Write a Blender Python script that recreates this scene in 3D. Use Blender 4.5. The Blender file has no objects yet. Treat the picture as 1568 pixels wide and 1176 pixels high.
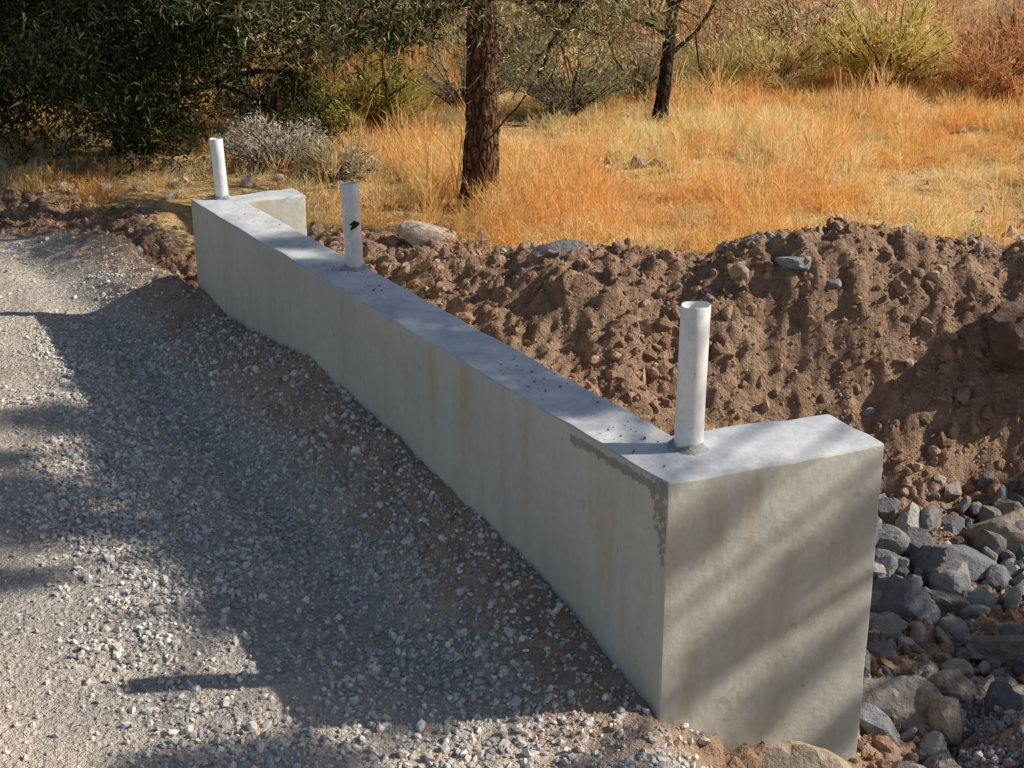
import bpy, bmesh, math, random
import numpy as np
from mathutils import Vector
rng=np.random.default_rng(7); random.seed(7)
S=bpy.context.scene
# ---------------------------------------------------------------- noise
def _h(ix,iy,seed):
    n=(ix.astype(np.int64)*374761393+iy.astype(np.int64)*668265263+seed*1442695041)&0xffffffff
    n=((n^(n>>13))*1274126177)&0xffffffff
    n=n^(n>>16)
    return (n&0xffff)/65535.0
def vn(x,y,seed=0):
    ix=np.floor(x);iy=np.floor(y);fx=x-ix;fy=y-iy
    fx=fx*fx*(3-2*fx);fy=fy*fy*(3-2*fy)
    a=_h(ix,iy,seed);b=_h(ix+1,iy,seed);c=_h(ix,iy+1,seed);d=_h(ix+1,iy+1,seed)
    return (a*(1-fx)+b*fx)*(1-fy)+(c*(1-fx)+d*fx)*fy
def fbm(x,y,cell,octv=3,seed=0):
    s=0;a=1;t=0
    for o in range(octv):
        c=cell/(2.03**o)
        s=s+a*(vn(x/c+o*17.3,y/c-o*9.1,seed+o)*2-1);t+=a;a*=.52
    return s/t
def ss(a,b,x):
    t=np.clip((x-a)/(b-a),0,1);return t*t*(3-2*t)
def nrm(v): return v/np.maximum(np.linalg.norm(v,axis=-1,keepdims=True),1e-9)
# ---------------------------------------------------------------- layout of the place (metres)
A=np.array([.359,3.122]); Dw=np.array([-.504,.864]); Nw=np.array([.864,.504])
TOP=.62
SUN=np.array([1.40,.10,.98]); SUNn=SUN/np.linalg.norm(SUN)
HX,HY=1.52,3.50
def side_w(x,y):
    return (x-A[0])*Nw[0]+(y-A[1])*Nw[1],(x-A[0])*.39-(y-A[1])*.92,(x-A[0])*Dw[0]+(y-A[1])*Dw[1]
def yedge(x): return np.interp(x,[-9,-2.6,-1.9,-1.54,-1.35],[14,7.35,6.95,6.35,6.02])
CX=[-3,-1.4,-.98,-.45,.13,.85,1.4,2.1,4,9]
CY=[7.4,7.0,6.9,6.75,6.2,5.98,6.02,5.92,5.6,5.0]
CZ=[.18,.2,.22,.22,.30,.40,.50,.42,.36,.25]
TX=[-3,-1.4,-.9,-.45,.13,.85,1.4,2,4,9]
TY=[6.4,6.4,6.2,5.4,4.9,5.05,5.15,5.2,4.9,4.4]
TZ=[.12,.12,.1,.0,-.12,-.34,-.44,-.44,-.5,-.6]
def masks(x,y):
    sd,w,s=side_w(x,y)
    e=fbm(x,y,.25,3,5)*.09
    far=ss(-.05,.05,yedge(x)-y+e)
    left=ss(.12,.06,sd)
    road=np.where((w<0),left*far,np.where(x<.2,1,ss(.50,.34,x+e)))
    fil=ss(-.34,-.12,sd+e*1.3)*(w<.12)*road
    cy=np.interp(x,CX,CY)
    field=ss(.1,.5,y-cy+e*2)
    field=np.where(x<-1.3,ss(.35,.8,y-yedge(x)+e*2),field)
    dirt=np.clip(1-road-field,0,1)
    return road,dirt,field,fil
def gz(x,y,detail=True):
    x=np.asarray(x,float);y=np.asarray(y,float)
    sd,w,s=side_w(x,y)
    far=.2+.03*fbm(x,y,2.5,3,11)
    far=far+np.where(y>15,(y-15)*.06,0)+np.where(y>30,(y-30)*.12,0)*1.0
    far=np.minimum(far,14+fbm(x,y,30,2,3)*2)
    zroad=.0+.035*(np.clip(y,0,9)-3.1)+.012*fbm(x,y,1.2,2,21)+.02*np.clip(-x-1,0,3)
    zw=np.interp(s,[-1,0,.55,1.3,2.14,3.03,3.34,4],[0,0,.13,.215,.275,.20,.25,.22])
    k=ss(-.42,-.02,sd+.05*fbm(x,y,.3,2,8))
    zl=zroad*(1-k)+zw*k - .03*ss(-.6,-.4,sd)*ss(-.2,-.4,sd)*ss(.3,1.2,s)
    ef=ss(-.05,.12,y-yedge(x)+.06*fbm(x,y,.3,2,6))
    zl=zl*(1-ef)+(far-.06+.05*fbm(x,y,.35,3,9)+.07*ss(.1,.6,y-yedge(x)))*ef
    cy=np.interp(x,CX,CY)+.10*fbm(x,x*0,.5,2,4);cz=np.interp(x,CX,CZ)+.07*fbm(x,y,.35,3,14);ty=np.interp(x,TX,TY);tz=np.interp(x,TX,TZ)
    t=np.clip((y-ty)/(cy-ty),0,1)
    t=t*.45+.55*t*t*(3-2*t)
    zr=tz*(1-t)+cz*t
    fk=ss(.05,.75,y-cy)
    zr=zr*(1-fk)+far*fk
    a=ss(.03,.16,sd)
    z=zl*(1-a)+zr*a
    zs=np.where(x<.3,zroad,zroad-np.clip((x-.33)*.58,0,.46)-.03*ss(1,3,x))
    b=ss(-.15,-.03,w)
    z=z*(1-b)+zs*b
    # heap of loose gravel by the end of the wing wall
    z=z+.16*np.exp(-(((x-HX)/.26)**2+((y-HY)/.20)**2))
    if detail:
        road,dirt,field,fil=masks(x,y)
        dd=np.clip(dirt+fil*.35,0,1)
        g=fbm(x,y*.6,.2,5,31);r=1-np.abs(fbm(x,y*.8,.13,3,77))*2
        wx=x+.03*fbm(x,y,.06,2,78);wy=y+.03*fbm(x,y,.06,2,79)
        lump=np.floor(vn(wx/.032,wy/.032,36)*4)/4
        z=z+dd*(.07*g+.02*r*(sd>.15)+.03*fbm(x,y,.05,3,33)+.016*(lump-.4)*(sd>.1))
        z=z+road*(.006*fbm(x,y,.12,3,41)+.003*fbm(x,y,.025,2,42))
        z=z+field*.02*fbm(x,y,.2,3,51)
    return z
# ---------------------------------------------------------------- mesh helpers
def mesh_tris(name,V,F,mat,col=None,smooth=False,parent=None):
    V=np.ascontiguousarray(V,dtype=np.float32);F=np.ascontiguousarray(F,dtype=np.int32)
    me=bpy.data.meshes.new(name);k=F.shape[1]
    me.vertices.add(len(V));me.vertices.foreach_set("co",V.ravel())
    me.loops.add(F.size);me.loops.foreach_set("vertex_index",F.ravel())
    me.polygons.add(len(F));me.polygons.foreach_set("loop_start",np.arange(0,F.size,k,dtype=np.int32))
    me.update(calc_edges=True)
    me.polygons.foreach_set("use_smooth",np.full(len(F),bool(smooth)))
    if col is not None:
        at=me.attributes.new("Col","FLOAT_COLOR","POINT")
        c=np.ones((len(V),4),dtype=np.float32);c[:,:col.shape[1]]=col
        at.data.foreach_set("color",c.ravel())
    me.materials.append(mat);me.validate()
    ob=bpy.data.objects.new(name,me);S.collection.objects.link(ob)
    if parent: ob.parent=parent
    return ob
def empty(name,loc=(0,0,0)):
    e=bpy.data.objects.new(name,None);S.collection.objects.link(e);e.empty_display_size=.1
    return e
def rotmats(n,flat=1.0):
    yaw=rng.uniform(0,2*np.pi,n);p=rng.uniform(-np.pi,np.pi,n)*flat;r=rng.uniform(-np.pi,np.pi,n)*flat
    cy,sy,cp,sp,cr,sr=np.cos(yaw),np.sin(yaw),np.cos(p),np.sin(p),np.cos(r),np.sin(r)
    R=np.empty((n,3,3))
    R[:,0,0]=cy*cp;R[:,0,1]=cy*sp*sr-sy*cr;R[:,0,2]=cy*sp*cr+sy*sr
    R[:,1,0]=sy*cp;R[:,1,1]=sy*sp*sr+cy*cr;R[:,1,2]=sy*sp*cr-cy*sr
    R[:,2,0]=-sp;R[:,2,1]=cp*sr;R[:,2,2]=cp*cr
    return R
def ico(sub):
    bm=bmesh.new();bmesh.ops.create_icosphere(bm,subdivisions=sub,radius=1)
    V=np.array([v.co[:] for v in bm.verts]);F=np.array([[v.index for v in f.verts] for f in bm.faces]);bm.free()
    return V,F
def rockbase(sub,seed,K=13,rough=.03):
    r=np.random.default_rng(seed);V,F=ico(sub);V=nrm(V)
    N=nrm(r.normal(size=(K,3)));d=r.uniform(.5,1.0,K)
    dot=V@N.T
    R=np.where(dot>.08,d/np.maximum(dot,.08),9).min(1);R=np.clip(R,.4,1.3)
    V=V*R[:,None]
    if sub>1:
        V=V+nrm(V)*(rough*(fbm(V[:,0]+V[:,2]*1.7,V[:,1]-V[:,2]*1.3,.5,3,seed)))[:,None]
    else: V=V+r.normal(size=V.shape)*.05
    return V,F
def scatter(name,bases,P,Sc,R,C,mat,smooth=False,parent=None):
    Vs=[];Fs=[];Cs=[];off=0
    pick=rng.integers(0,len(bases),len(P))
    for k,(bv,bf) in enumerate(bases):
        i=np.where(pick==k)[0]
        if len(i)==0: continue
        v=np.einsum('nij,nvj->nvi',R[i],bv[None]*Sc[i][:,None,:])+P[i][:,None,:]
        nv=len(bv)
        Vs.append(v.reshape(-1,3));Fs.append((bf[None]+(np.arange(len(i))*nv)[:,None,None]+off).reshape(-1,3))
        Cs.append(np.repeat(C[i],nv,axis=0));off+=nv*len(i)
    return mesh_tris(name,np.concatenate(Vs),np.concatenate(Fs),mat,np.concatenate(Cs),smooth,parent)
def blades(P,D,L,W,C,droop=.15,tip=1.15):
    n=len(P);D=nrm(D);sdv=nrm(np.cross(D,rng.normal(size=(n,3))))
    L=L[:,None];W=W[:,None]
    b=rng.normal(size=(n,3))*.12;b[:,2]-=droop
    mid=P+D*L*.55+b*L*.25;tp=P+D*L+b*L
    V=np.stack([P-sdv*W*.4,P+sdv*W*.4,mid-sdv*W*.5,mid+sdv*W*.5,tp],1).reshape(-1,3)
    f=np.array([[0,1,3],[0,3,2],[2,3,4]])
    F=(f[None]+(np.arange(n)*5)[:,None,None]).reshape(-1,3)
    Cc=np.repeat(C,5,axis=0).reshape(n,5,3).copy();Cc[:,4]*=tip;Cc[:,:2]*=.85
    return V,F,Cc.reshape(-1,3)
def cat(parts):
    off=0;Vs=[];Fs=[];Cs=[]
    for V,F,C in parts:
        Vs.append(V);Fs.append(F+off);Cs.append(C);off+=len(V)
    return np.concatenate(Vs),np.concatenate(Fs),np.concatenate(Cs)
def tube(path,rad,sides=8,col=(.1,.07,.05),rough=0.0):
    path=np.array(path,float);n=len(path)
    T=np.gradient(path,axis=0);T=nrm(T);up=np.array([0.3,.9,.1])
    U=nrm(np.cross(T,up));Wv=np.cross(T,U)
    a=np.linspace(0,2*np.pi,sides,endpoint=False)
    r=np.array(rad)[:,None]*(1+rough*rng.normal(size=(n,sides)))
    V=path[:,None]+(U[:,None]*np.cos(a)[None,:,None]+Wv[:,None]*np.sin(a)[None,:,None])*r[:,:,None]
    F=[]
    for i in range(n-1):
        for j in range(sides):
            k=(j+1)%sides;F+= [[i*sides+j,i*sides+k,(i+1)*sides+k],[i*sides+j,(i+1)*sides+k,(i+1)*sides+j]]
    V=V.reshape(-1,3)
    return V,np.array(F),np.tile(np.array(col),(len(V),1))
# ---------------------------------------------------------------- material helpers
def newmat(name):
    m=bpy.data.materials.new(name);m.use_nodes=True;nt=m.node_tree;nt.nodes.clear()
    o=nt.nodes.new("ShaderNodeOutputMaterial");b=nt.nodes.new("ShaderNodeBsdfPrincipled")
    nt.links.new(b.outputs[0],o.inputs[0]);b.inputs["Roughness"].default_value=.9
    b.inputs["Specular IOR Level"].default_value=.2
    return m,nt,b,o
def diffmat(name):
    m=bpy.data.materials.new(name);m.use_nodes=True;nt=m.node_tree;nt.nodes.clear()
    o=nt.nodes.new("ShaderNodeOutputMaterial");b=nt.nodes.new("ShaderNodeBsdfDiffuse")
    nt.links.new(b.outputs[0],o.inputs[0]);return m,nt,b,o
def nd(nt,t,**kw):
    n=nt.nodes.new(t)
    for k,v in kw.items(): setattr(n,k,v)
    return n
def pos(nt): return nd(nt,"ShaderNodeNewGeometry").outputs["Position"]
def noise(nt,vec,scale,detail=4,rough=.6):
    n=nd(nt,"ShaderNodeTexNoise");n.inputs["Scale"].default_value=scale;n.inputs["Detail"].default_value=detail;n.inputs["Roughness"].default_value=rough
    nt.links.new(vec,n.inputs["Vector"]);return n.outputs["Fac"]
def ramp(nt,fac,stops):
    r=nd(nt,"ShaderNodeValToRGB");e=r.color_ramp.elements
    while len(e)<len(stops): e.new(.5)
    for i,(p,c) in enumerate(stops): e[i].position=p;e[i].color=(c[0],c[1],c[2],1)
    nt.links.new(fac,r.inputs[0]);return r.outputs[0]
def mix(nt,f,a,b,mode='MIX'):
    m=nd(nt,"ShaderNodeMix",data_type='RGBA',blend_type=mode)
    if isinstance(f,(int,float)): m.inputs[0].default_value=f
    else: nt.links.new(f,m.inputs[0])
    for s,v in ((m.inputs[6],a),(m.inputs[7],b)):
        if isinstance(v,tuple): s.default_value=(v[0],v[1],v[2],1)
        else: nt.links.new(v,s)
    return m.outputs[2]
def mth(nt,op,a,b=None,c=None):
    m=nd(nt,"ShaderNodeMath",operation=op)
    for i,v in enumerate((a,b,c)):
        if v is None: continue
        if isinstance(v,(int,float)): m.inputs[i].default_value=v
        else: nt.links.new(v,m.inputs[i])
    return m.outputs[0]
def bump(nt,b,h,strength,dist,prev=None):
    n=nd(nt,"ShaderNodeBump");n.inputs["Strength"].default_value=strength;n.inputs["Distance"].default_value=dist
    nt.links.new(h,n.inputs["Height"])
    if prev: nt.links.new(prev,n.inputs["Normal"])
    nt.links.new(n.outputs[0],b.inputs["Normal"]);return n.outputs[0]
def attrcol(nt): return nd(nt,"ShaderNodeAttribute",attribute_name="Col")
def terrain_mat():
    m,nt,b,o=diffmat("terrain_surface");p=pos(nt);at=attrcol(nt)
    sep=nd(nt,"ShaderNodeSeparateColor");nt.links.new(at.outputs["Color"],sep.inputs[0])
    vo=nd(nt,"ShaderNodeTexVoronoi");vo.inputs["Scale"].default_value=95;nt.links.new(p,vo.inputs["Vector"])
    sc=nd(nt,"ShaderNodeSeparateColor");nt.links.new(vo.outputs["Color"],sc.inputs[0])
    road=ramp(nt,sc.outputs[0],[(0,(.38,.33,.28)),(.5,(.52,.455,.39)),(1,(.70,.62,.54))])
    sand=ramp(nt,noise(nt,p,60,4,.7),[(.3,(.60,.475,.37)),(.7,(.84,.69,.55))])
    road=mix(nt,ramp(nt,noise(nt,p,1.3,3),[(.42,(0,0,0)),(.6,(1,1,1))]),road,sand)
    d1=ramp(nt,noise(nt,p,11,6,.75),[(.3,(.24,.14,.09)),(.55,(.43,.275,.18)),(.75,(.60,.42,.29))])
    f1=ramp(nt,noise(nt,p,5,5,.75),[(.3,(.44,.26,.12)),(.5,(.78,.50,.22)),(.7,(.88,.66,.38))])
    c=mix(nt,sep.outputs[1],road,d1);c=mix(nt,sep.outputs[2],c,f1)
    nt.links.new(c,b.inputs["Color"])
    n1=bump(nt,b,vo.outputs["Distance"],.5,.006)
    bump(nt,b,noise(nt,p,45,4,.7),1,.03,n1)
    return m
M_terr=terrain_mat()
def stone_mat(name,ns=60,bs=.5,bd=.004,det=4):
    m,nt,b,o=diffmat(name);p=pos(nt);at=attrcol(nt)
    nf=noise(nt,p,ns,det,.7)
    c=mix(nt,1.0,at.outputs["Color"],ramp(nt,nf,[(.25,(.62,.61,.60)),(.75,(1.3,1.27,1.25))]),'MULTIPLY')
    nt.links.new(c,b.inputs["Color"]);bump(nt,b,nf,bs,bd)
    return m
def plain_mat(name):
    m,nt,b,o=diffmat(name);at=attrcol(nt)
    c=mix(nt,1.0,at.outputs["Color"],ramp(nt,noise(nt,pos(nt),150,2,.6),[(.3,(.75,.75,.75)),(.7,(1.2,1.2,1.2))]),'MULTIPLY')
    nt.links.new(c,b.inputs["Color"]);return m
M_grav=plain_mat("gravel_stone");M_rock=stone_mat("rock_surface",30,1,.02,5);M_clod=stone_mat("dirt_clod",80,1,.012)
def leaf_mat(name,tr=0.):
    m,nt,b,o=diffmat(name);at=attrcol(nt);nt.links.new(at.outputs["Color"],b.inputs["Color"])
    if tr>0:
        t=nd(nt,"ShaderNodeBsdfTranslucent");nt.links.new(at.outputs["Color"],t.inputs[0])
        x=nd(nt,"ShaderNodeMixShader");x.inputs[0].default_value=tr
        nt.links.new(b.outputs[0],x.inputs[1]);nt.links.new(t.outputs[0],x.inputs[2]);nt.links.new(x.outputs[0],o.inputs[0])
    return m
M_grass=leaf_mat("dry_grass_blade",.45);M_leaf=leaf_mat("foliage_needle",0);M_brush=leaf_mat("dry_brush_twig",.3)
def bark_mat():
    m,nt,b,o=diffmat("bark");p=pos(nt);at=attrcol(nt)
    mp=nd(nt,"ShaderNodeMapping");mp.inputs["Scale"].default_value=(1,1,.3);nt.links.new(p,mp.inputs[0])
    v=nd(nt,"ShaderNodeTexVoronoi",feature='DISTANCE_TO_EDGE');v.inputs["Scale"].default_value=30
    nn=nd(nt,"ShaderNodeTexNoise");nn.inputs["Scale"].default_value=20;nt.links.new(mp.outputs[0],nn.inputs["Vector"])
    ad=nd(nt,"ShaderNodeVectorMath",operation='MULTIPLY_ADD');nt.links.new(nn.outputs["Color"],ad.inputs[0]);ad.inputs[1].default_value=(.06,.06,.02);nt.links.new(mp.outputs[0],ad.inputs[2])
    nt.links.new(ad.outputs[0],v.inputs["Vector"])
    f=ramp(nt,v.outputs["Distance"],[(0,(.18,.16,.15)),(.22,(1,1,1)),(.6,(1.6,1.45,1.3))])
    f2=mix(nt,1.0,f,ramp(nt,noise(nt,p,60,4),[(.3,(.5,.5,.5)),(.7,(1.5,1.5,1.5))]),'MULTIPLY')
    nt.links.new(mix(nt,1.0,at.outputs["Color"],f2,'MULTIPLY'),b.inputs["Color"])
    bump(nt,b,f2,1,.03);return m
M_bark=bark_mat()
def concrete_mat():
    m,nt,b,o=newmat("cast_concrete");p=pos(nt)
    c=ramp(nt,noise(nt,p,2.5,5,.65),[(.3,(.48,.465,.40)),(.7,(.57,.555,.485))])
    mp=nd(nt,"ShaderNodeMapping");mp.inputs["Scale"].default_value=(7,7,.9);nt.links.new(p,mp.inputs[0])
    st=ramp(nt,noise(nt,mp.outputs[0],1.6,5,.6),[(.5,(1,1,1)),(.72,(.86,.76,.64))])
    c=mix(nt,.8,c,st,'MULTIPLY')
    fine=ramp(nt,noise(nt,p,40,5,.7),[(.3,(.94,.94,.94)),(.7,(1.05,1.05,1.05))])
    c=mix(nt,1.0,c,fine,'MULTIPLY')
    sp=ramp(nt,noise(nt,p,22,2,.5),[(.70,(1,1,1)),(.75,(.6,.56,.5))])
    c=mix(nt,.5,c,sp,'MULTIPLY')
    # honeycombed slurry seam under the top edge and down the corner near the free end
    dp=nd(nt,"ShaderNodeVectorMath",operation='DOT_PRODUCT');nt.links.new(p,dp.inputs[0]);dp.inputs[1].default_value=(Dw[0],Dw[1],0)
    s_=mth(nt,'SUBTRACT',dp.outputs["Value"],float(A@Dw))
    dq=nd(nt,"ShaderNodeVectorMath",operation='DOT_PRODUCT');nt.links.new(p,dq.inputs[0]);dq.inputs[1].default_value=(Nw[0],Nw[1],0)
    q_=mth(nt,'SUBTRACT',dq.outputs["Value"],float(A@Nw))
    sx0=nd(nt,"ShaderNodeSeparateXYZ");nt.links.new(p,sx0.inputs[0])
    zz=sx0.outputs[2]
    wob=mth(nt,'SUBTRACT',noise(nt,p,22,4,.7),.5)
    dz=mth(nt,'ABSOLUTE',mth(nt,'SUBTRACT',zz,mth(nt,'MULTIPLY_ADD',wob,.05,.588)))
    h1=mth(nt,'MULTIPLY',mth(nt,'LESS_THAN',dz,mth(nt,'MULTIPLY_ADD',noise(nt,p,40,4,.7),.05,-.014)),mth(nt,'LESS_THAN',s_,.42))
    ww=mth(nt,'MULTIPLY',mth(nt,'SUBTRACT',zz,.36),.30)
    wob2=mth(nt,'MULTIPLY_ADD',wob,.09,0.0)
    h2=mth(nt,'MULTIPLY',mth(nt,'LESS_THAN',s_,mth(nt,'ADD',ww,wob2)),mth(nt,'GREATER_THAN',zz,.37))
    h2=mth(nt,'MULTIPLY',h2,mth(nt,'GREATER_THAN',noise(nt,p,55,3,.6),.45))
    band=mth(nt,'MULTIPLY',mth(nt,'MAXIMUM',h1,h2),mth(nt,'LESS_THAN',q_,.003))
    c=mix(nt,mth(nt,'MULTIPLY',band,.62),c,(.17,.145,.12))
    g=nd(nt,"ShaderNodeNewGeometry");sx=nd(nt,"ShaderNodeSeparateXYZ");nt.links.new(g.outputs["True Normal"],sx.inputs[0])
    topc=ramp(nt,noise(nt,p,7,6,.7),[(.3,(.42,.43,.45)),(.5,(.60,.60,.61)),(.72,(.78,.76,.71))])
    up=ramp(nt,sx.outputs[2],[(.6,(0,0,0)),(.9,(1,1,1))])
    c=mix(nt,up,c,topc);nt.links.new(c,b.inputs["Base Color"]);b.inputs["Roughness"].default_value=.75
    n1=bump(nt,b,noise(nt,p,6,4,.6),.4,.02)
    bump(nt,b,noise(nt,p,90,3,.7),.3,.003,n1)
    return m
M_conc=concrete_mat()
# ---------------------------------------------------------------- terrain sheet
def axis(lo,hi,step,mn,mx):
    c=list(np.arange(lo,hi,step));s=step;v=c[-1]
    while v<mx: s=min(s*1.11,14);v+=s;c.append(v)
    s=step;v=lo;p=[]
    while v>mn: s=min(s*1.11,14);v-=s;p.append(v)
    return np.array(p[::-1]+c)
xs=axis(-3.2,2.6,.0125,-170,170);ys=axis(2.3,7.3,.0125,-60,260)
X,Y=np.meshgrid(xs,ys);Z=gz(X,Y)
ro,di,fi,fl=masks(X,Y)
ny,nx=X.shape
idx=np.arange(nx*ny).reshape(ny,nx)
F=np.stack([idx[:-1,:-1],idx[:-1,1:],idx[1:,1:],idx[1:,:-1]],-1).reshape(-1,4)
V=np.stack([X,Y,Z],-1).reshape(-1,3)
dcol=np.clip(di/np.maximum(di+ro,1e-3)+fl*.6,0,1)
C=np.stack([ro,dcol,fi],-1).reshape(-1,3)
mesh_tris("ground",V,F,M_terr,C,True)
rf=(ro.ravel()[F].min(1)>.5)
used=np.unique(F[rf]);rem=-np.ones(len(V),int);rem[used]=np.arange(len(used))
V2=V[used].copy();V2[:,2]+=.004
mesh_tris("gravel_road",V2,rem[F[rf]],M_terr,C[used],True)
# ---------------------------------------------------------------- gravel stones
def pal(n,cols,var=.12):
    cols=np.array(cols);c=cols[rng.integers(0,len(cols),n)]
    return np.clip(c*(1+rng.normal(size=(n,1))*var),.02,.9)
GB=[rockbase(1,100+i,9) for i in range(12)]
n=150000
gx=rng.uniform(-3.4,1.2,n);gy=rng.uniform(2.2,7.6,n)
ro,di,fi,fl=masks(gx,gy)
def sandf(gx,gy): return .8*ss(5.4,6.2,gy)+.6*ss(-.95,-1.35,gx+(gy-3.3)*.35)
sandy=sandf(gx,gy)
dens=ro*(.14+.86*ss(-.35,.2,fbm(gx,gy,.6,3,61)+.35-sandy))*(1-.55*fl)
vis=np.abs(gx)<.42*gy+.35
k=(rng.random(n)<dens)&vis
gx,gy=gx[k],gy[k];n=len(gx)
sandy=sandf(gx,gy)
r=.0066*np.exp(rng.normal(size=n)*.36)*(1-.4*np.clip(sandy,0,1));r=np.clip(r,.0028,.015)
P=np.stack([gx,gy,gz(gx,gy)+.003+r*.35],1)
Sc=r[:,None]*rng.uniform(.65,1.35,(n,3));Sc[:,2]*=.8
scatter("gravel",GB,P,Sc,rotmats(n,.3),pal(n,[(.60,.555,.50),(.50,.47,.44),(.71,.645,.575),(.42,.40,.39),(.65,.55,.46),(.82,.755,.67)]),M_grav)
# ---------------------------------------------------------------- clods on the dirt bank
CB=[rockbase(2,200+i,8,.25) for i in range(10)]
def scat_dirt(name,n,xr,yr,rmin,rmax,pw,cols,bases,mat,filt,sink=.25,flat=1.,smooth=False,sq=(.65,1.3)):
    x=rng.uniform(*xr,n);y=rng.uniform(*yr,n);k=rng.random(n)<filt(x,y);x,y=x[k],y[k];n=len(x)
    u=rng.random(n);r=rmin*(rmax/rmin)**(u**pw)
    P=np.stack([x,y,gz(x,y)+r*sink],1);Sc=r[:,None]*rng.uniform(*sq,(n,3));Sc[:,2]*=.8
    return scatter(name,bases,P,Sc,rotmats(n,flat),pal(n,cols),mat,smooth)
def fdirt(x,y):
    ro,di,fi,fl=masks(x,y);return di*(.35+.65*ss(-.4,.4,fbm(x,y,.35,2,71)))*(np.abs(x)<.42*y+.5)
dc=[(.45,.295,.195),(.39,.245,.16),(.52,.355,.245),(.33,.205,.135)]
scat_dirt("dirt_clods",26000,(-3.5,3.6),(3.2,8),.005,.032,1.6,dc,CB,M_clod,fdirt,-.05,sq=(.55,1.5))
scat_dirt("dirt_crumble",60000,(-3.5,3.6),(3.2,8),.003,.009,1.2,dc,GB,M_grav,fdirt,.3)
scat_dirt("bank_stones",750,(-3.5,3.6),(3.2,8),.008,.028,2.2,[(.46,.40,.34),(.37,.34,.33),(.54,.43,.33)],[rockbase(2,300+i,9,.05) for i in range(6)],M_rock,fdirt,.2)
def ffil(x,y):
    ro,di,fi,fl=masks(x,y);return fl
scat_dirt("soil_crumbs",14000,(-1.6,.6),(3,6.3),.0025,.012,2.2,dc,GB,M_grav,ffil,.3)
def ffield(x,y):
    ro,di,fi,fl=masks(x,y);return fi*(np.abs(x)<.40*y+.3)*ss(-.3,.3,fbm(x,y,.8,3,86)-.1+.4*(x<-1.3))
scat_dirt("field_stones",3200,(-4.5,4.5),(6.2,11),.006,.05,2.0,[(.50,.42,.34),(.42,.36,.31),(.60,.48,.36)],[rockbase(2,330+i,9,.05) for i in range(5)],M_rock,ffield,.3)
# ---------------------------------------------------------------- riprap rocks
RB=[rockbase(3,400+i,8,.035) for i in range(10)]
rc=[(.29,.28,.27),(.24,.245,.255),(.34,.31,.28),(.19,.19,.20),(.40,.37,.34),(.32,.27,.23)]
def place_rocks(name,pts,cols,base=None):
    pts=np.array(pts);n=len(pts)
    P=np.stack([pts[:,0],pts[:,1],gz(pts[:,0],pts[:,1],False)+pts[:,2]*pts[:,3]],1)
    Sc=pts[:,2:3]*rng.uniform(.7,1.35,(n,3));Sc[:,2]*=.75
    return scatter(name,base or RB,P,Sc,rotmats(n,.45),pal(n,cols,.15),M_rock,False)
pts=[]
cand=[]
for i in range(6000):
    x=rng.uniform(.95,3.2);y=rng.uniform(2.9,5.35)
    if y>np.interp(x,TX,TY)+.12: continue
    w=(x-A[0])*.39-(y-A[1])*.92
    if x<1.02 and w<0 and y<3.6: continue
    if ((x-HX)/.3)**2+((y-HY)/.22)**2<1: continue
    r=.02*(4.2)**(rng.random()**1.5)
    if all((x-a)**2+(y-b)**2>((r+c)*.68)**2 for a,b,c in cand):
        cand.append((x,y,r));pts.append((x,y,r,rng.uniform(.2,.8)))
place_rocks("riprap_rocks",pts,rc)
pts=[]
for i in range(85):
    x=rng.uniform(-3.4,3.2);y=np.interp(x,CX,CY)+rng.normal()*.2+.05
    if x<-1.2: y=yedge(x)+abs(rng.normal())*.5
    if side_w(x,y)[0]<.2 and y<yedge(x)+.1: continue
    if -1.35<x<-.9 and y<6.35: continue
    pts.append((x,y,.012*3.6**(rng.random()**1.8),.1))
place_rocks("bank_rocks",pts,[(.40,.34,.29),(.48,.37,.28),(.33,.30,.28),(.52,.43,.34)])
n=7000;x=HX+rng.normal(size=n)*.22;y=HY+rng.normal(size=n)*.17;k=(x>1.0);x,y=x[k],y[k];n=len(x)
r=.005*np.exp(rng.normal(size=n)*.45);P=np.stack([x,y,gz(x,y)+r*.4],1)
scatter("gravel_heap",GB,P,r[:,None]*rng.uniform(.7,1.3,(n,3)),rotmats(n,.3),pal(n,[(.30,.31,.34),(.24,.25,.28),(.38,.37,.37)]),M_grav)
def boulder(x,y,rx,ry,rz,col,seed,sink=.3,yaw=0,name="boulder",mat=None,rough=.05,K=9):
    bv,bf=rockbase(4,seed,K,rough)
    c,s=math.cos(yaw),math.sin(yaw);v=bv*np.array([rx,ry,rz])
    v=np.stack([v[:,0]*c-v[:,1]*s,v[:,0]*s+v[:,1]*c,v[:,2]],1)
    z=float(gz(np.array([x]),np.array([y]),False)[0]);v=v+np.array([x,y,z+rz*sink])
    ob=mesh_tris(name,v,bf,mat or M_rock,np.tile(np.array(col),(len(v),1)),True);ob.data.set_sharp_from_angle(angle=math.radians(22));return ob
boulder(-.42,6.80,.15,.09,.08,(.56,.46,.36),1,.4)
boulder(.20,6.25,.12,.07,.07,(.30,.28,.27),2,.4)
boulder(1.16,5.84,.075,.05,.035,(.36,.39,.41),3,1.3)
boulder(.92,5.84,.04,.03,.05,(.5,.41,.33),31,.9)
boulder(2.06,5.62,.16,.15,.17,(.19,.13,.10),4,.5,rough=.16)
boulder(2.30,5.58,.2,.16,.15,(.22,.15,.11),41,.5,rough=.16)
boulder(.63,2.95,.17,.12,.12,(.50,.39,.28),5,.25,.3,rough=.12)
boulder(.98,3.24,.12,.10,.10,(.28,.23,.20),6,.3)
boulder(.88,3.04,.09,.08,.07,(.34,.29,.25),7,.3)
boulder(1.1,3.72,.12,.09,.08,(.33,.29,.26),9,.4)
boulder(1.28,4.35,.13,.09,.08,(.22,.22,.24),10,.5)
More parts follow.
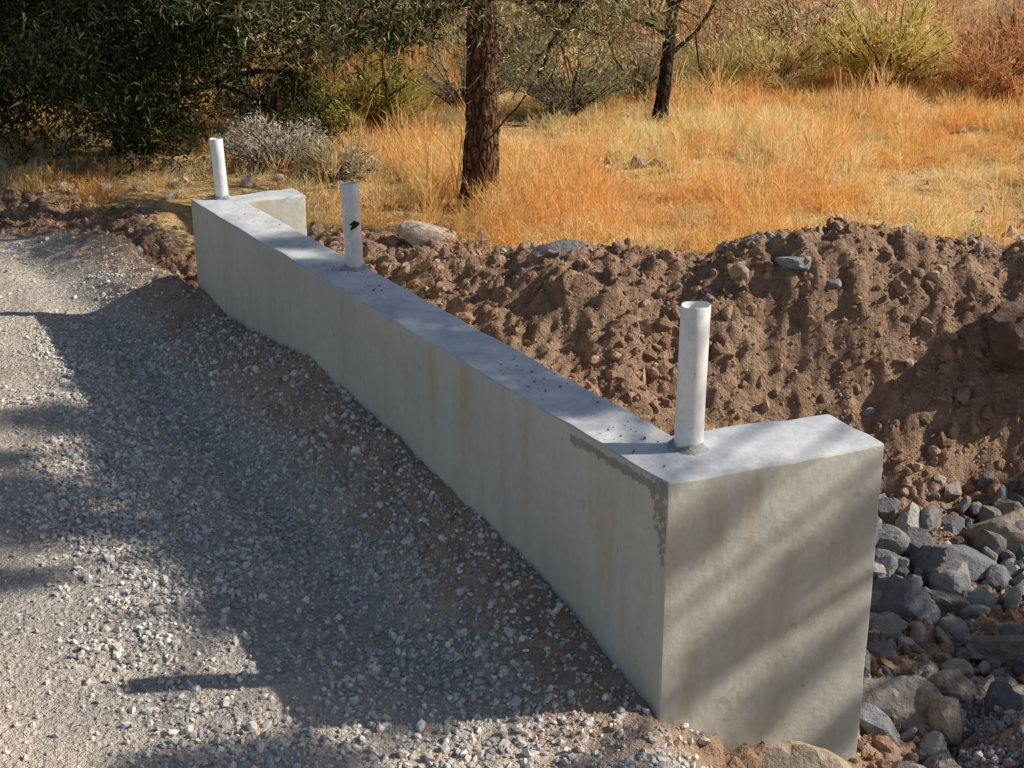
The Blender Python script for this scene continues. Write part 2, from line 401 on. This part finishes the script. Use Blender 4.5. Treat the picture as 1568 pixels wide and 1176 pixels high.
boulder(1.62,4.1,.15,.1,.08,(.28,.26,.25),12,.5)
boulder(1.2,4.75,.12,.08,.07,(.36,.31,.27),13,.5)
boulder(1.55,4.75,.14,.11,.09,(.24,.24,.25),14,.5)
boulder(1.85,4.95,.13,.10,.09,(.34,.28,.23),16,.5)
# ---------------------------------------------------------------- concrete headwall
def headwall():
    fp=[(.359,3.122),(.920,3.361),(.823,3.573),(.402,3.425),(-1.102,6.008),(-.873,6.142),(-.944,6.262),(-1.334,6.026)]
    bm=bmesh.new()
    vb=[bm.verts.new((x,y,-.9)) for x,y in fp];vt=[bm.verts.new((x,y,TOP)) for x,y in fp]
    n=len(fp);bm.faces.new(vt);bm.faces.new(vb[::-1])
    for i in range(n): bm.faces.new((vb[i],vb[(i+1)%n],vt[(i+1)%n],vt[i]))
    bm.normal_update()
    te=[e for e in bm.edges if all(v.co.z>TOP-.01 for v in e.verts)]
    ve=[e for e in bm.edges if abs(e.verts[0].co.z-e.verts[1].co.z)>.5]
    bmesh.ops.bevel(bm,geom=te+ve,offset=.011,segments=3,profile=.6,affect='EDGES')
    bmesh.ops.triangulate(bm,faces=[f for f in bm.faces if len(f.verts)>4])
    for _ in range(6):
        le=[e for e in bm.edges if e.calc_length()>.07]
        if not le: break
        bmesh.ops.subdivide_edges(bm,edges=le,cuts=1)
        bmesh.ops.triangulate(bm,faces=[f for f in bm.faces if len(f.verts)>4])
    co=np.array([v.co[:] for v in bm.verts])
    d1=fbm(co[:,0]+co[:,2]*.8,co[:,1]-co[:,2]*.6,.22,3,91)*.005
    d2=fbm(co[:,0]*1.3,co[:,1]*1.3,.15,3,92)*.007
    for v,a,b2 in zip(bm.verts,d1,d2):
        nn=v.normal;v.co.x+=nn.x*a;v.co.y+=nn.y*a;v.co.z+=b2*(1 if v.co.z>TOP-.03 else 0)
    me=bpy.data.meshes.new("concrete_headwall");bm.to_mesh(me);bm.free();me.materials.append(M_conc)
    ob=bpy.data.objects.new("concrete_headwall",me);S.collection.objects.link(ob)
    for p in me.polygons:p.use_smooth=True
    me.set_sharp_from_angle(angle=math.radians(28))
headwall()
# ---------------------------------------------------------------- pipes
def pipe_mat():
    m,nt,b,o=newmat("white_pvc");p=pos(nt)
    c=ramp(nt,noise(nt,p,14,6,.7),[(.35,(.66,.64,.60)),(.6,(.84,.83,.81))])
    sp=ramp(nt,noise(nt,p,70,3,.6),[(.66,(1,1,1)),(.72,(.55,.5,.45))])
    nt.links.new(mix(nt,.7,c,sp,'MULTIPLY'),b.inputs["Base Color"]);b.inputs["Roughness"].default_value=.45;b.inputs["Specular IOR Level"].default_value=.4
    return m
M_pvc=pipe_mat()
m,nt,b,o=newmat("cement_smear");nt.links.new(ramp(nt,noise(nt,pos(nt),60,6,.7),[(.3,(.25,.23,.21)),(.7,(.5,.47,.43))]),b.inputs["Base Color"]);bump(nt,b,noise(nt,pos(nt),80,5),1,.006);M_cem=m
m,nt,b,o=newmat("hole_black");b.inputs["Base Color"].default_value=(.035,.03,.028,1);M_blk=m  # near-black colour painted for the dark inside of the chipped hole
def pipe(x,y,r,h,lx=0,ly=0,chip=False,tilt=0.):
    root=empty("pvc_pipe");N=40
    th=r*.12;V=[];F=[]
    rows=[(r,-.02),(r,h*.3),(r,h*.7),(r,h-.002),(r-.0015,h),(r-th+.0015,h),(r-th,h-.002),(r-th,h*.4),(r-th,.0)]
    for (rr,z) in rows:
        for j in range(N):
            a=2*math.pi*j/N;zz=z
            if z>h*.9: zz+=tilt*math.cos(a+.6)+.0012*math.sin(3*a)
            V.append((x+rr*math.cos(a)+lx*zz/h,y+rr*math.sin(a)+ly*zz/h,TOP+zz))
    for i in range(len(rows)-1):
        for j in range(N):
            k=(j+1)%N;F.append((i*N+j,i*N+k,(i+1)*N+k,(i+1)*N+j))
    ob=mesh_tris("pipe_body",np.array(V),np.array(F),M_pvc,None,True,root);ob.data.set_sharp_from_angle(angle=math.radians(40))
    V=[];F=[];M=48
    prof=[(1.01,.014),(1.07,.010),(1.18,.006),(1.4,.003),(1.6,-.006)]
    for q,(pr,pz) in enumerate(prof):
        for j in range(M):
            a=2*math.pi*j/M;w=1+.3*math.sin(2*a+x*9)+.15*math.sin(5*a+y*3)+random.uniform(-.08,.08)
            rr=r*(1+(pr-1)*w);V.append((x+rr*math.cos(a),y+rr*math.sin(a),TOP+(pz*(w if pz>0 else 1))))
    for i in range(len(prof)-1):
        for j in range(M):
            k=(j+1)%M;F.append((i*M+j,(i+1)*M+j,(i+1)*M+k,i*M+k))
    mesh_tris("cement_collar",np.array(V),np.array(F),M_cem,None,True,root)
    if chip:
        V=[];F=[];a0=-1.25;NP=28
        rim=[(math.cos(t)*(.016+.006*math.sin(3*t+1)+.003*math.sin(7*t)),math.sin(t)*(.014+.005*math.sin(2*t)+.003*math.sin(5*t))) for t in np.linspace(0,2*math.pi,NP,endpoint=False)]
        pts=[(0,0)]+[(a_*.5,b_*.5) for a_,b_ in rim]+rim
        for (du,dz) in pts:
            a=a0+du/r;V.append((x+(r+.0012)*math.cos(a)+lx*.5,y+(r+.0012)*math.sin(a),TOP+h*.53+dz))
        for i in range(NP):
            j=(i+1)%NP;F.append((0,1+i,1+j));F.append((1+i,1+NP+i,1+NP+j));F.append((1+i,1+NP+j,1+j))
        mesh_tris("hole_patch",np.array(V),np.array(F),M_blk,None,False,root)  # surface patch; its black colour stands in for a hole's dark inside
    return root
pipe(.432,3.345,.0355,.362,.003,.0,tilt=.001)
pipe(-.548,4.975,.031,.30,-.008,.0,chip=True,tilt=.002)
pipe(-1.210,6.06,.027,.25,-.01,0,tilt=.001)
pt=[]
for i in range(150):
    s=rng.choice([rng.normal()*.08+.28,rng.normal()*.14+.75,rng.normal()*.12+1.9,rng.uniform(0,3.2)]);q=rng.uniform(.02,.17)
    s=min(max(s,.03),3.2)
    pt.append((A[0]+Dw[0]*s+Nw[0]*q,A[1]+Dw[1]*s+Nw[1]*q,.0012*4**(rng.random()**2)))
pt=np.array(pt);n=len(pt)
scatter("dirt_crumbs",GB,np.stack([pt[:,0],pt[:,1],np.full(n,TOP+.001)],1),pt[:,2:3]*rng.uniform(.6,1.6,(n,3)),rotmats(n,.3),pal(n,[(.40,.32,.25),(.3,.25,.2)]),M_clod)
# ---------------------------------------------------------------- dry grass
def clumps(cx,cy,h,rad,nb,cols,wid,spread=.55,droop=.25,jit=.25):
    i=np.repeat(np.arange(len(cx)),nb);n=len(i)
    a=rng.uniform(0,2*np.pi,n);q=np.sqrt(rng.random(n))*rad[i]
    px=cx[i]+np.cos(a)*q*.8;py=cy[i]+np.sin(a)*q*.8
    up=rng.random(n)**1.5*h[i]*.6
    P=np.stack([px,py,gz(px,py,False)-.02+up],1)
    out=q/rad[i]
    D=np.stack([np.cos(a)*out*spread+rng.normal(size=n)*jit,np.sin(a)*out*spread+rng.normal(size=n)*jit,np.ones(n)],1)
    L=h[i]*rng.uniform(.25,.7,n)*(1-.3*out)
    C=cols[i]*(1+rng.normal(size=(n,1))*.12)
    return blades(P,D,L,wid*rng.uniform(.7,1.4,n),np.clip(C,.01,.98),droop)
TR=[(-.17,7.68),(1.01,10.2)]
def grass_density(x,y):
    ro,di,fi,fl=masks(x,y)
    bare=np.exp(-(((x-.75)/.28)**2+((y-8.45)/.28)**2))+np.exp(-(((x-2.4)/.55)**2+((y-8.5)/.25)**2))+np.exp(-(((x-1.85)/.4)**2+((y-7.25)/.2)**2))+.8*np.exp(-(((x-2.1)/.6)**2+((y-6.7)/.15)**2))
    g=fi*ss(-.5,.15,fbm(x,y,.8,3,81)+.08)*(1-np.clip(bare*1.2,0,1))
    for a,b in TR: g=g*(1-.8*np.exp(-(((x-a)/.18)**2+((y-b+.15)/.28)**2)))
    g=g*(1-.95*np.exp(-(((x+2.5)/1.0)**2+((y-9.6)/1.1)**2)))
    return g*np.where(x<-1.3,.5,1)
n=8200
cx=rng.uniform(-4.2,6.2,n);cy=6.2+(rng.random(n)**.8)*7.3
k=(rng.random(n)<grass_density(cx,cy))&(np.abs(cx)<.38*cy+.3)
cx,cy=cx[k],cy[k];n=len(cx)
gcol=np.array([(.98,.62,.23),(.95,.53,.17),(.98,.75,.38),(.95,.47,.16),(.98,.68,.30)])
tone=fbm(cx,cy,1.3,3,83)[:,None]
cols=gcol[rng.integers(0,5,n)]*(1+.12*tone)
cols=np.where(tone>.1,cols*np.array([1.0,1.13,1.35]),cols)
h=rng.uniform(.10,.27,n)*(.7+.55*ss(-.3,.4,fbm(cx,cy,.8,2,84)));rad=rng.uniform(.07,.17,n)
h*=ss(-.1,.6,cy-np.interp(cx,CX,CY))*.5+.5
print("clumps",n)
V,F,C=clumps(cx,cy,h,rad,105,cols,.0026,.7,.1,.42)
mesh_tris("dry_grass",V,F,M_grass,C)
n=120
cx=rng.uniform(-3,5,n);cy=rng.uniform(7,12,n);k=rng.random(n)<grass_density(cx,cy);cx,cy=cx[k],cy[k];n=len(cx)
V,F,C=clumps(cx,cy,rng.uniform(.35,.55,n),np.full(n,.05),40,np.tile([.95,.60,.26],(n,1)),.005,.4,droop=.05)
mesh_tris("tall_grass_stalks",V,F,M_grass,C)
# ---------------------------------------------------------------- shrubs
def shrub(name,x,y,r,h,col,nst=60,per=70,leaf=.03,lw=.006,stem=(.22,.17,.12),var=.2):
    root=empty(name);z0=float(gz(np.array([x]),np.array([y]))[0])-.02
    tubes=[];LP=[];LD=[]
    for i in range(nst):
        a=rng.uniform(0,2*np.pi);el=rng.uniform(.25,1.0);hh=h*rng.uniform(.65,1.08)
        end=np.array([x+math.cos(a)*r*math.sqrt(1-el**2*.8),y+math.sin(a)*r*math.sqrt(1-el**2*.8),z0+hh*(.25+.75*el)])
        st=np.array([x+rng.normal()*.05*r,y+rng.normal()*.05*r,z0])
        mid=(st+end)/2+np.array([rng.normal()*.06*r,rng.normal()*.06*r,.1*h])
        t=np.linspace(0,1,6)[:,None];path=(1-t)**2*st+2*t*(1-t)*mid+t*t*end
        tubes.append(tube(path,np.linspace(.006,.002,6)*(1+h),3,stem))
        tt=rng.uniform(.3,1.05,per)[:,None];pp=(1-tt)**2*st+2*tt*(1-tt)*mid+tt*tt*end+rng.normal(size=(per,3))*.035*(r+.3)
        LP.append(pp);LD.append(nrm(end-st)[None]*.6+rng.normal(size=(per,3))*.55+np.array([0,0,.3]))
    V,F,C=cat(tubes);mesh_tris("stems",V,F,M_bark,C,True,root)
    P=np.concatenate(LP);D=np.concatenate(LD);n=len(P)
    Cc=np.array(col)[None]*(1+rng.normal(size=(n,1))*var)
    V,F,C=blades(P,D,leaf*rng.uniform(.6,1.5,n),lw*rng.uniform(.7,1.3,n),np.clip(Cc,.01,.9),.05)
    mesh_tris("foliage",V,F,M_brush,C,False,root);return root
grey=(.60,.55,.45)
shrub("sagebrush",-1.42,8.75,.36,.32,grey,70,80)
shrub("sagebrush",-1.62,9.9,.42,.5,(.66,.60,.47),70,80)
shrub("sagebrush",-1.0,8.5,.25,.22,(.62,.54,.38),50,60)
shrub("green_bush",-1.02,9.8,.5,.52,(.50,.45,.14),90,100,.05,.006)
shrub("sagebrush",-.35,10.8,.4,.45,(.40,.36,.24),60,70)
shrub("sagebrush",.42,10.6,.45,.50,(.40,.36,.24),80,80)
shrub("sagebrush",.95,11.2,.4,.45,(.44,.37,.23),60,80)
shrub("yellow_bush",2.0,11.5,.45,.5,(.86,.64,.30),80,90,.05,.007)
shrub("yellow_bush",2.85,11.4,.55,.75,(.92,.68,.26),100,100,.05,.008)
shrub("yellow_bush",2.4,12.4,.6,.8,(.80,.60,.35),90,80,.05,.008)
shrub("green_bush",1.5,11.4,.35,.32,(.55,.44,.18),90,40,.12,.006)
shrub("brown_bush",3.6,11.2,.5,.5,(.72,.38,.18),90,80,.05,.007)
shrub("brown_bush",4.1,11.8,.6,.6,(.66,.34,.18),100,80,.05,.008)
shrub("yellow_bush",3.9,9.7,.4,.35,(.90,.64,.24),60,70)
def brush_mass(name,N,xr,yr,hr,cols,dens=420,wid=.012,mat=None):
    cx=rng.uniform(*xr,N);cy=rng.uniform(*yr,N);k=np.abs(cx)<.40*cy+1.0;cx,cy=cx[k],cy[k];N=len(cx)
    h=rng.uniform(*hr,N);c=np.array(cols)[rng.integers(0,len(cols),N)]
    i=np.repeat(np.arange(N),dens);n=len(i)
    d=nrm(rng.normal(size=(n,3)));d[:,2]=np.abs(d[:,2]);rr=rng.random(n)**.45
    hh=h[i];P=np.stack([cx[i]+d[:,0]*rr*hh*.75,cy[i]+d[:,1]*rr*hh*.75,gz(cx[i],cy[i],False)+d[:,2]*rr*hh*.95],1)
    D=d*.6+rng.normal(size=(n,3))*.35+np.array([0,0,.5])
    Cc=c[i]*(1+rng.normal(size=(n,1))*.22)
    V,F,C=blades(P,D,rng.uniform(.06,.2,n)*(.6+hh*.5),wid*rng.uniform(.5,1.3,n),np.clip(Cc,.01,.95),.05)
    return mesh_tris(name,V,F,mat or M_brush,C)
warm=[(.90,.62,.32),(.84,.52,.27),(.74,.40,.21),(.60,.48,.33),(.92,.70,.38),(.86,.46,.22)]
brush_mass("background_brush",100,(1.2,6),(12.0,14.5),(.25,.55),warm,460,.009)
brush_mass("background_brush",190,(-1,13),(14,24),(.5,1.15),warm,460)
brush_mass("background_brush",80,(-9,1.2),(12,20),(.4,1.1),[(.26,.25,.14),(.38,.33,.20),(.66,.54,.33)],460)
brush_mass("distant_trees",150,(-40,40),(27,48),(2.2,4.5),[(.07,.09,.045),(.10,.11,.05),(.30,.22,.12)],380,.05,M_leaf)
# ---------------------------------------------------------------- trees
def tree(name,base,height,r0,leafcol,barkcol,levels=3,lean=(0,0),first=.35,spread=1.0,nbr=14,leafn=60,leafl=.06,leafw=.008,droopy=.1,crad=.16,low=None,seed=0,zmin=.12,fills=(),upb=0.,thin=None):
    rs=np.random.default_rng(seed);root=empty(name);tubes=[];tips=[]
    bx,by=base;bz=float(gz(np.array([bx]),np.array([by]),False)[0])-.06
    n=16;t=np.linspace(0,1,n)
    path=np.stack([bx+lean[0]*t+.05*height*.3*np.sin(t*5+seed)*t,by+lean[1]*t+.04*height*.3*np.cos(t*4+seed)*t,bz+height*t],1)
    rad=r0*(1-.8*t);rad[0]*=1.35;rad[1]*=1.05
    nn=110;tf=np.linspace(0,1,nn);pf=np.stack([np.interp(tf,t,path[:,k]) for k in range(3)],1);rf=np.interp(tf,t,rad)
    tubes.append(tube(pf,rf,24,barkcol,.055))
    def br(p,d,L,r,lv):
        m=7;pts=[p.copy()];q=p.copy();dd=d.copy()
        for i in range(m):
            dd=dd+rs.normal(size=3)*.16+np.array([0,0,-.3*droopy+.02*(lv==0)]);dd/=np.linalg.norm(dd);q=q+dd*L/m;pts.append(q.copy())
        tubes.append(tube(pts,np.linspace(r,r*.3,m+1),6 if lv<2 else 4,barkcol,.03))
        if lv>=levels-1:
            for i in range(3,m+1): tips.append(pts[i])
            return
        for i in range(rs.integers(3,6)):
            k=rs.integers(2,m+1);nd_=dd*.5+rs.normal(size=3)*.55;nd_/=np.linalg.norm(nd_)
            br(pts[k],nd_,L*rs.uniform(.4,.62),r*.45,lv+1)
        if lv>0: tips.append(pts[-1])
    for i in range(nbr):
        f=first+(1-first)*(i+.5)/nbr;p=np.array([np.interp(f,t,path[:,k]) for k in range(3)])
        a=i*2.4+rs.uniform(-.5,.5);up=rs.uniform(-.05,.45)+f*.4+upb
        d=np.array([math.cos(a),math.sin(a),up]);d/=np.linalg.norm(d)
        L=spread*rs.uniform(.7,1.1)*(1.15-.75*f)
        br(p,d,L,r0*.38*(1-.6*f),0)
    if low:
        for (lz,a,up,L) in low:
            f=lz/height;p=np.array([np.interp(f,t,path[:,k]) for k in range(3)]);d=np.array([math.cos(a),math.sin(a),up]);br(p,d/np.linalg.norm(d),L,r0*.3,0)
    V,F,C=cat(tubes);mesh_tris("trunk_and_limbs",V,F,M_bark,C,True,root)
    tips=np.array(tips)
    for (fn,ox,oy,frx,fry,fz0,fz1) in fills:
        d=nrm(rs.normal(size=(fn,3)));q=rs.uniform(.3,1,fn)**.5
        ex=np.stack([bx+ox+d[:,0]*q*frx,by+oy+d[:,1]*q*fry,bz+(fz0+fz1)/2+d[:,2]*q*(fz1-fz0)/2],1)
        tips=np.concatenate([tips,ex])
    if thin: tips=tips[(tips[:,2]<thin[0])|(rs.random(len(tips))<thin[1])]
    print(name,"tips",len(tips))
    i=np.repeat(np.arange(len(tips)),leafn);n=len(i)
    off=rng.normal(size=(n,3))*crad*.5*rng.uniform(.5,1.3,(n,1));off[:,2]*=.8
    P=tips[i]+off;lift=rng.uniform(.8,1.2,len(tips))[i]
    P=P[P[:,2]>bz+zmin*1.0+.1*np.sin(P[:,0]*7)+.08*np.sin(P[:,0]*19+P[:,1]*7)+.06*(lift-1)*5];n=len(P)
    D=nrm(rng.normal(size=(n,3)))+np.array([0,0,-1.8*droopy])
    tc=np.array(leafcol)[rng.integers(0,len(leafcol),n)]*(1+rng.normal(size=(n,1))*.22)
    V,F,C=blades(P,D,leafl*rng.uniform(.5,1.4,n),leafw*rng.uniform(.6,1.3,n),np.clip(tc,.01,.7),.1)
    mesh_tris("foliage",V,F,M_leaf,C,False,root);return root
gl=[(.22,.22,.10),(.29,.28,.13),(.16,.17,.075),(.40,.36,.19),(.50,.42,.24)]
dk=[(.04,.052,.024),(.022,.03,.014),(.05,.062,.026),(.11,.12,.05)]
tree("pine_tree",(-.17,7.68),4.0,.094,gl,(.30,.175,.12),3,lean=(.12,.1),first=.36,spread=1.4,nbr=16,leafn=36,leafl=.045,leafw=.006,droopy=.10,crad=.2,seed=3,zmin=.84,upb=.05,thin=(1.55,.35),
     low=[(1.15,2.9,.25,1.1),(1.15,.4,.3,1.1),(1.2,3.6,.1,1.2),(1.2,-.7,.15,1.0),(1.1,2.3,.1,1.3),(1.15,5.4,.1,.9),(1.25,4.4,.1,1.0)],
     fills=[(75,-.3,-.1,1.2,1.0,.95,1.6),(75,.5,.1,.9,.9,.95,1.6)])
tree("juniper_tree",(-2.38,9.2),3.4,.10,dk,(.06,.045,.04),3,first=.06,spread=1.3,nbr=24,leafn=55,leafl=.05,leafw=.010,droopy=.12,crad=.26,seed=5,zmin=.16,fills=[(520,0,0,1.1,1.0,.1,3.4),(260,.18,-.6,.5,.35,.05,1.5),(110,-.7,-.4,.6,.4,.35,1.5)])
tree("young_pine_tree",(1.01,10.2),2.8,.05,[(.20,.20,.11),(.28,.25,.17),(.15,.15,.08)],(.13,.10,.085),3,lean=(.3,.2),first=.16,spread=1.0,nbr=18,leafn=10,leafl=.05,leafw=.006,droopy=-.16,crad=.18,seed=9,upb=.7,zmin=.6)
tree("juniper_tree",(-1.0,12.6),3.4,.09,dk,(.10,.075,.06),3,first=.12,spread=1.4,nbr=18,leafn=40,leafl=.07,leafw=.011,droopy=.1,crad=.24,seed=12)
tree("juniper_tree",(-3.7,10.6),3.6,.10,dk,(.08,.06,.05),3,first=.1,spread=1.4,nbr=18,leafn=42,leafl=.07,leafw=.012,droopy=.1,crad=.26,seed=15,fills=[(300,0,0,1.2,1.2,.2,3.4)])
def shade_tree():
    root=empty("pine_tree");tg=[]
    def add(x,y,z,r): tg.append((x,y,z,r))
    rs=np.random.default_rng(21)
    for i in range(32):
        add(rs.uniform(-3.2,-.9),rs.uniform(3.75,5.6),.1,rs.uniform(.08,.15))
    for i in range(14):
        s=rs.uniform(.45,2.5);add(A[0]+Dw[0]*s+.08,A[1]+Dw[1]*s+.05,.62,rs.uniform(.08,.14))
    for p in [(.42,3.15,.46),(.58,3.21,.20),(.86,3.33,.42),(.72,3.28,.0),(.84,3.33,-.2)]: add(*p,.06)
    for i in range(18): add(rs.uniform(1.0,2.3),rs.uniform(3.1,4.5),-.4,rs.uniform(.10,.16))
    add(2.25,5.3,-.2,.08)
    for i in range(9): add(rs.uniform(-1.0,.3),rs.uniform(2.65,2.98),0,rs.uniform(.06,.11))
    tubes=[];ph=np.array([[5.5,4.3,-.6],[5.55,4.35,1.2],[5.4,4.4,2.6],[5.35,4.5,3.8],[5.3,4.6,5.2]])
    t=np.linspace(0,1,30);pf=np.stack([np.interp(t*4,range(5),ph[:,k]) for k in range(3)],1)
    tubes.append(tube(pf,np.linspace(.09,.03,30),14,(.16,.10,.07),.03))
    PP=[];DD=[]
    for q,(x,y,z,r) in enumerate(tg):
        Xp=rs.uniform(4.4,6.0);k=(Xp-x)/SUN[0];c=np.array([x,y,z])+SUN*k
        zt=min(5.1,max(1.0,c[2]-.35));st=np.array([np.interp(zt,pf[:,2],pf[:,j]) for j in range(3)])
        mid=(st+c)/2+np.array([0,0,.1]);tt=np.linspace(0,1,7)[:,None]
        tubes.append(tube((1-tt)**2*st+2*tt*(1-tt)*mid+tt*tt*c,np.linspace(.02,.006,7),5,(.16,.10,.07)))
        n=int(640*(r/.15)**2);o=rng.normal(size=(n,3))*r*.55*np.array([1.3,1,.6])
        if q<32: o=o*np.array([1.5,.75,.8])
        PP.append(c+o);DD.append(rng.normal(size=(n,3)))
    V,F,C=cat(tubes);mesh_tris("trunk_and_limbs",V,F,M_bark,C,True,root)
    P=np.concatenate(PP);D=np.concatenate(DD);n=len(P)
    V,F,C=blades(P,D,.08*rng.uniform(.6,1.3,n),.014*rng.uniform(.7,1.3,n),np.array(gl)[rng.integers(0,5,n)],.1)
    mesh_tris("foliage",V,F,M_leaf,C,False,root)
shade_tree()
# ---------------------------------------------------------------- light, sky, camera
el=math.asin(SUNn[2]);az=math.atan2(SUN[0],SUN[1])
w=bpy.data.worlds.new("World");S.world=w;w.use_nodes=True;nt=w.node_tree
bg=nt.nodes["Background"];sk=nt.nodes.new("ShaderNodeTexSky");sk.sky_type='NISHITA';sk.sun_disc=False
sk.sun_elevation=el;sk.sun_rotation=az;nt.links.new(sk.outputs[0],bg.inputs[0]);bg.inputs[1].default_value=.083
sl=bpy.data.lights.new("sun","SUN");sl.energy=5;sl.angle=math.radians(.5);sl.color=(1,.95,.86)
so=bpy.data.objects.new("sun",sl);S.collection.objects.link(so);so.rotation_euler=Vector(SUN).to_track_quat('Z','Y').to_euler();so.location=(10,1,8)
cd=bpy.data.cameras.new("camera");cd.lens=51.9;cd.sensor_width=36;cd.clip_end=600;cd.clip_start=.05
co=bpy.data.objects.new("camera",cd);S.collection.objects.link(co);co.location=(0,0,2);co.rotation_euler=(math.radians(70),0,0);S.camera=co
S.view_settings.view_transform='Standard';S.view_settings.look='None';S.view_settings.exposure=0
